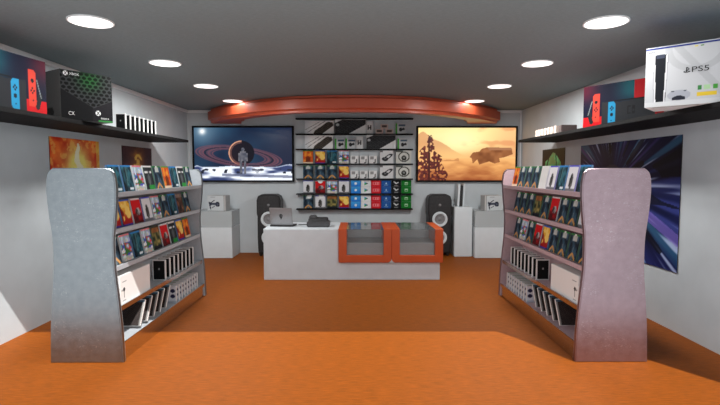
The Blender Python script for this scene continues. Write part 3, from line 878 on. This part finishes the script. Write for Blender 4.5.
for ri, ks, rn in WR:
    for j, k in enumerate(ks):
        x0, x1 = X(UC[j][0]), X(UC[j][1]); w = round(.195, 3)
        o = put_case(k, ((x0+x1)/2, 9.45, RZ[ri]+.0005), 0, 0, '%s game case, %s from left, %s rail, back wall' % (COV[k][3], ORD[j], rn), 'game cases on the back wall', w=w, h=.25)
        if (ri, j) in ((5, 1), (6, 0), (6, 1)):
            MB().cyl((.02 if (ri, j) != (5, 1) else 0, -.004, .238), .048, .048, .003, axis='y', n=24).build('price_sticker', M['whiteink'], o)['label'] = 'round white sticker'
for ri, rn in ((3, 'third'), (4, 'fourth')):
    z = RZ[ri]
    for j, (a, b) in enumerate(((350.5, 358.5), (359.8, 367.8), (369, 377))):
        flatbox('earphone_box', X(a), X(b), z, .15, a_buds, 16, 16, 'small white earphone box, %s from the left on the %s stocked rail' % (ORD[j], rn), 'small box', 'small earphone boxes')
    flatbox('mouse_box', X(380), X(393.3), z, .25, a_mouse, 26, 26, 'pale box with a black wireless earpiece print on the %s stocked rail' % rn, 'accessory box', 'earpiece boxes')
    flatbox('headset_box', X(396), X(411.3), z, .25, a_headset, 30, 28, 'pale box with round headset print at the right of %s stocked rail' % rn, 'headset box', 'headset boxes')
CARDS = [((350.8, 360.7), rgb(50, 140, 215), 'app', 'light blue', 'blue'), ((361, 371), rgb(226, 228, 228), 'play', 'white with coloured triangle', 'white'),
         ((371.3, 381), rgb(206, 34, 46), 'bar', 'red', 'red'), ((381.5, 391.2), rgb(28, 76, 146), 'tri', 'deep blue', 'navy'),
         ((391.6, 401.2), rgb(24, 26, 28), 'swirl', 'black', 'ink'), ((401.5, 411.6), rgb(22, 112, 40), 'box', 'green', 'green_p')]
for (a, b), bg, kind, nm, cm in CARDS:
    me = art_mesh('gift_card_print', X(b)-X(a)-.002, .124, 22, 16, card_fn(bg, kind), t=.004)
    for ri, rn in ((5, 'fifth'), (6, 'lowest')):
        for k in range(2):
            # each card hangs on its own peg; the upper one above the lower
            o = bpy.data.objects.new('gift_card', me); C.objects.link(o)
            o.location = ((X(a)+X(b))/2, 9.447, RZ[ri]+.0005+k*.128)
            tag(o, '%s gift card in the %s row above the %s stocked rail' % (nm, ('lower', 'upper')[k], rn), 'gift card', 'gift cards on the back wall')
            MB().cyl((0, .036, .062), .006, .006, .072, axis='y', n=10).build('peg', M['black'], o)

# ------------------------------------------------------------------ counter
YC = 7.10; ZT = .755; YK = 8.05
m = MB(); m.prism([(-1.312, 0), (1.272, 0), (1.272, .262), (-.215, .262), (-.215, ZT), (-1.312, ZT)], YC, YK, bev=.008)
t = thing('sales_counter', 'long white sales counter in the middle of the shop floor', 'counter', (0, 0, 0))
m.build('body', M['counter'], t)
ar = lambda cx, a0, a1: [(cx+.06*math.cos(a0+(a1-a0)*k/6), .323+.06*math.sin(a0+(a1-a0)*k/6)) for k in range(7)]
MB().prism(ar(.499, 1.5*PI, 2*PI)[:-1]+[(.56, .322)]+ar(.621, PI, 1.5*PI)[1:], YC-.025, YC+.2).build('front_fillet', M['counter'], t)
def ushape(x0, x1, z0, z1, tl, tr, tb, rl, rr):
    out = [(x0, z1)]
    def arc(cx, cz, r, a0, a1):
        return [(cx+r*math.cos(a0+(a1-a0)*k/6), cz+r*math.sin(a0+(a1-a0)*k/6)) for k in range(7)]
    out += arc(x0+rl, z0+rl, rl, PI, 1.5*PI)+arc(x1-rr, z0+rr, rr, 1.5*PI, 2*PI)+[(x1, z1)]
    out += [(x1-tr, z1), (x1-tr, z0+tb), (x0+tl, z0+tb), (x0+tl, z1)]
    return out
XM = .560
for (x0, x1, tl, tr, rl, rr, nm) in ((-.214, XM-.001, .118, .115, .012, .06, 'left'), (XM+.001, 1.312, .118, .118, .06, .012, 'right')):
    c = thing('glass_showcase', 'orange-framed glass showcase built into the counter, %s of the pair' % nm, 'showcase', (0, 0, 0), 0, 'orange showcases')
    z0 = .263
    MB().prism(ushape(x0, x1, z0, ZT, tl, tr, .107, rl, rr), YC-.03, YK-.02, bev=.004).build('frame', M['orange'], c, smooth=True)
    a, b = x0+tl, x1-tr
    MB().box(a, b, YC+.02, 7.74, z0+.107, .545, bev=.004).build('tray', M['tray'], c)
    MB().box(a, b, 7.74, 7.78, z0+.107, ZT-.012).build('back_board', M['traylight'], c)
    MB().box(a, b, YC-.02, YC-.012, z0+.107, ZT-.012).build('front_glass', M['glass'], c)['label'] = 'front pane'
    MB().box(a, b, YC-.02, YK-.03, ZT-.010, ZT-.002).build('top_glass', M['topglass'], c)['label'] = 'top pane'

# laptop
t = thing('laptop', 'open silver laptop with a dark emblem on the lid, on the counter', 'laptop', (-1.09, 7.42, ZT+.001), math.radians(-8))
MB().box(-.18, .18, -.035, .22, .0, .022, bev=.004).build('base', M['blackplastic'], t)
lid = MB().box(-.175, .175, -.012, 0, 0, .275, bev=.004).build('lid', M['laptop'], t, loc=(0, .0, .024)); lid.rotation_euler = (math.radians(14), 0, math.radians(0))
m = MB(); pts = [(.0+.028*math.cos(a)*(1 if math.sin(a) > 0 else (1+math.sin(a)*.75)), .15+(.03 if math.sin(a) > 0 else .06)*math.sin(a)) for a in [2*PI*k/24 for k in range(24)]]
m.prism(pts, -.0135, -.0125); lg = m.build('emblem', M['ink'], lid)
m = MB()
for k in (-1, 1): m.prism([(k*.004, .142), (k*.018, .152), (k*.02, .158), (k*.008, .152)], -.0142, -.0138)
m.build('emblem_eyes', M['laptop'], lg)
MB().box(-.165, .165, -.0, .002, .01, .265).build('display_panel', M['ink'], lid)
MB().box(-.16, .16, .03, .15, .018, .021).build('keyboard', M['darkgrey'], t)
# cable
cu = bpy.data.curves.new('cable', 'CURVE'); cu.dimensions = '3D'; cu.bevel_depth = .006; sp = cu.splines.new('BEZIER')
P = [(-.86, 7.60, ZT+.0075), (-.72, 7.66, ZT+.0075), (-.58, 7.84, ZT+.0075), (-.50, 7.95, ZT+.0075)]
sp.bezier_points.add(len(P)-1)
for bp_, p in zip(sp.bezier_points, P): bp_.co = p; bp_.handle_left_type = bp_.handle_right_type = 'AUTO'
tmp = bpy.data.objects.new('cable', cu); C.objects.link(tmp)
me = bpy.data.meshes.new_from_object(tmp.evaluated_get(bpy.context.evaluated_depsgraph_get())); bpy.data.objects.remove(tmp, do_unlink=True)
me.materials.clear(); me.materials.append(M['black'])
o = bpy.data.objects.new('cable', me); C.objects.link(o); tag(o, 'short black cable running from the laptop across the counter', 'cable')
# card terminal / receipt printer
t = thing('cash_register', 'compact dark grey cash register beside the laptop on the counter', 'cash register', (-.53, 7.30, ZT+.001))
MB().box(-.17, .17, 0, .26, 0, .085, bev=.012).build('base', M['darkgrey'], t)
m = MB(); m.prism([(.02, .085), (.05, .125), (.24, .135), (.25, .085)], -.15, .14, axis='x', bev=.01); m.build('body', M['blackplastic'], t)
MB().box(-.14, -.03, .06, .24, .12, .168, bev=.012).build('receipt_printer', M['darkgrey'], t)
m = MB()
for i in range(5):
    for j in range(2): m.box(.0+i*.025, .018+i*.025, .07+j*.05, .105+j*.05, .12+j*.004, .138)
m.build('key_pad', M['darkgrey'], t)

# ------------------------------------------------------------------ speakers
def speaker(x, label):
    t = thing('floor_speaker', label, 'speaker', (x, 9.10, 0), 0, 'floor speakers')
    prof = [(.05, -.16), (.09, -.205), (.35, -.214), (.75, -.212), (.80, -.226), (1.05, -.226), (1.13, -.20), (1.165, -.13)]
    pts = [(x_, z) for z, x_ in prof]; pts += [(-x_, z) for x_, z in pts[::-1]]
    MB().prism(pts, 0, .34, bev=.03).build('cabinet', M['blackplastic'], t, smooth=True)
    for k in (-1, 1):
        for yy in (.05, .27):
            MB().cyl((k*.16, yy, .045), .022, .05, .09, n=14).build('foot', M['blackplastic'], t, smooth=True)
    for z, r in ((.70, .142), (.355, .135)):
        wf = MB().ring((0, 0, z), [(r, 0), (r, -.018), (r-.012, -.026), (r-.042, -.022), (r-.048, -.004), (r-.048, 0)]).build('woofer_ring', M['white'], t, smooth=True)
        MB().ring((0, 0, z), [(r-.048, -.002), (r-.052, -.012), (r-.075, -.006), (.035, -.002), (.03, -.012), (.012, -.018)]).build('cone', M['grey'], wf, smooth=True)
    MB().ring((0, 0, .965), [(.024, 0), (.024, -.006), (.016, -.012), (.004, -.014)]).build('tweeter', M['grey'], t, smooth=True)
    return t
speaker(-1.60, 'tall black floor speaker behind the laptop end of the counter')
speaker(1.60, 'tall black floor speaker beside the narrow white pedestal')

# ------------------------------------------------------------------ white plinths with glass tops
def cabinet(x0, x1, label):
    xc = (x0+x1)/2; w = x1-x0
    t = thing('display_cabinet', label, 'display cabinet', (xc, 8.90, 0), 0, 'white display cabinets')
    MB().box(-w/2, w/2, 0, .61, 0, .57, bev=.006).build('base', M['white'], t)
    m = MB(); H0, H1 = .57, .855
    m.box(-w/2, w/2, 0, .008, H0, H1); m.box(-w/2, -w/2+.008, .008, .6, H0, H1); m.box(w/2-.008, w/2, .008, .6, H0, H1)
    m.build('glass_case', M['frost'], t)
    MB().box(-w/2, w/2, 0, .61, H1, H1+.012).build('glass_top', M['frost'], t)
    MB().box(-w/2+.02, w/2-.02, .595, .61, H0, H1).build('rear_board', M['traylight'], t)
    k = MB(); k.prism([(-.05, .5705), (.05, .5705), (.012, .61)], .1, .13); k.build('glint_wedge', M['white'], t)  # small white wedge modelled in place of a glint inside the glass
    return t
cabinet(-2.95, -2.235, 'white display cabinet with glass top in the left back corner')
cabinet(2.215, 2.95, 'white display cabinet with glass top in the right back corner')
def a_drone(u, v):
    c = rgb(196, 200, 202)
    for cx, cy, r in ((.62, .42, .17), (.2, .45, .11)):
        e = math.hypot((u-cx)*1.2, v-cy)
        if e < r: c = rgb(40, 44, 60)
        if e < r*.45 and cx > .5: c = rgb(92, 98, 110)
    if abs(v-.45) < .06 and .2 < u < .6: c = rgb(60, 66, 82)
    if seg(u, v, (.1, .55), (.2, .1)) < .035 or seg(u, v, (.2, .5), (.42, .68)) < .03 or seg(u, v, (.3, .2), (.45, .3)) < .025: c = rgb(44, 48, 62)
    if .86 < v < .9 and .2 < u < .5: c = rgb(140, 144, 148)
    return c
for s, lab in ((-1, 'pale box printed with a dark drone on the left corner cabinet'), (1, 'pale box printed with a dark drone on the right corner cabinet')):
    xc = -2.56 if s < 0 else 2.60
    o = MB().box(-.17, .17, 0, .22, 0, .28, bev=.003).build('drone_box', M['cardgrey'], loc=(xc, 9.02, .8675)); o.rotation_euler = (0, 0, s*math.radians(-16)*-1)
    art('front_print', o, (0, -.0002, .001), .338, .278, 34, 28, (lambda u, v, s=s: a_drone(u if s < 0 else u, v)), t=.001)
    k = -s
    a, b = sorted((k*.170, k*.1712))
    MB().box(a, b, .02, .06, .002, .278).build('white_stripe', M['card'], o)
    tag(o, lab, 'drone box')
# narrow pedestal with a white and black console
o = MB().box(1.865, 2.195, 9.04, 9.51, 0, .93, bev=.008).build('pedestal', M['white'])
tag(o, 'narrow white pedestal carrying the upright console', 'pedestal')
t = thing('game_console', 'upright white and black game console on the narrow pedestal', 'game console', (2.01, 9.16, .931))
MB().prism([(-.035, .01), (.02, .01), (.035, .40), (-.012, .40)], .0, .24, bev=.006).build('body', M['blackplastic'], t, smooth=True)
MB().prism([(-.075, .0), (-.040, .0), (-.018, .42), (-.062, .425)], -.01, .27, bev=.006).build('side_panel', M['white'], t, smooth=True)
MB().prism([(.024, .0), (.05, .0), (.072, .425), (.040, .42)], -.01, .27, bev=.006).build('side_panel', M['white'], t, smooth=True)

# ------------------------------------------------------------------ light
w = bpy.data.worlds.new('World'); bpy.context.scene.world = w; w.use_nodes = True
nt = w.node_tree; N = nt.nodes; L = nt.links; bg = N['Background']
tc = N.new('ShaderNodeTexCoord'); sx = N.new('ShaderNodeSeparateXYZ'); L.new(tc.outputs['Generated'], sx.inputs[0])
rp = N.new('ShaderNodeValToRGB'); e = rp.color_ramp.elements
e[0].position = 0; e[0].color = (.86, .87, .88, 1); e[1].position = 1; e[1].color = (.22, .24, .27, 1); q = e.new(.43); q.color = (.80, .82, .84, 1); q = e.new(.51); q.color = (.98, 1.0, 1.02, 1); q = e.new(.68); q.color = (.40, .42, .45, 1)
mr = N.new('ShaderNodeMapRange'); mr.inputs['From Min'].default_value = -1; mr.inputs['From Max'].default_value = 1
L.new(sx.outputs['Z'], mr.inputs['Value']); L.new(mr.outputs['Result'], rp.inputs['Fac']); L.new(rp.outputs['Color'], bg.inputs['Color'])
bg.inputs['Strength'].default_value = 1.3
sl = bpy.data.lights.new('sun', 'SUN'); sl.energy = 5.8; sl.angle = math.radians(.4); sl.color = (1, .97, .93)
so = bpy.data.objects.new('sun', sl); C.objects.link(so)
so.rotation_euler = Vector((-.62, 1., -1.49)).to_track_quat('-Z', 'Y').to_euler()

# ------------------------------------------------------------------ camera
cd = bpy.data.cameras.new('camera'); cam = bpy.data.objects.new('camera', cd); C.objects.link(cam)
cd.sensor_width = 36; cd.lens = 489/720*36; cd.clip_start = .05
cam.location = (.07, 0, 1.6); cam.rotation_euler = (math.radians(90-3.69), 0, math.radians(-.235))
sc = bpy.context.scene; sc.camera = cam
sc.view_settings.view_transform = 'Standard'; sc.view_settings.look = 'None'; sc.view_settings.gamma = 1
sc.view_settings.use_curve_mapping = False; sc.view_settings.exposure = EXPO
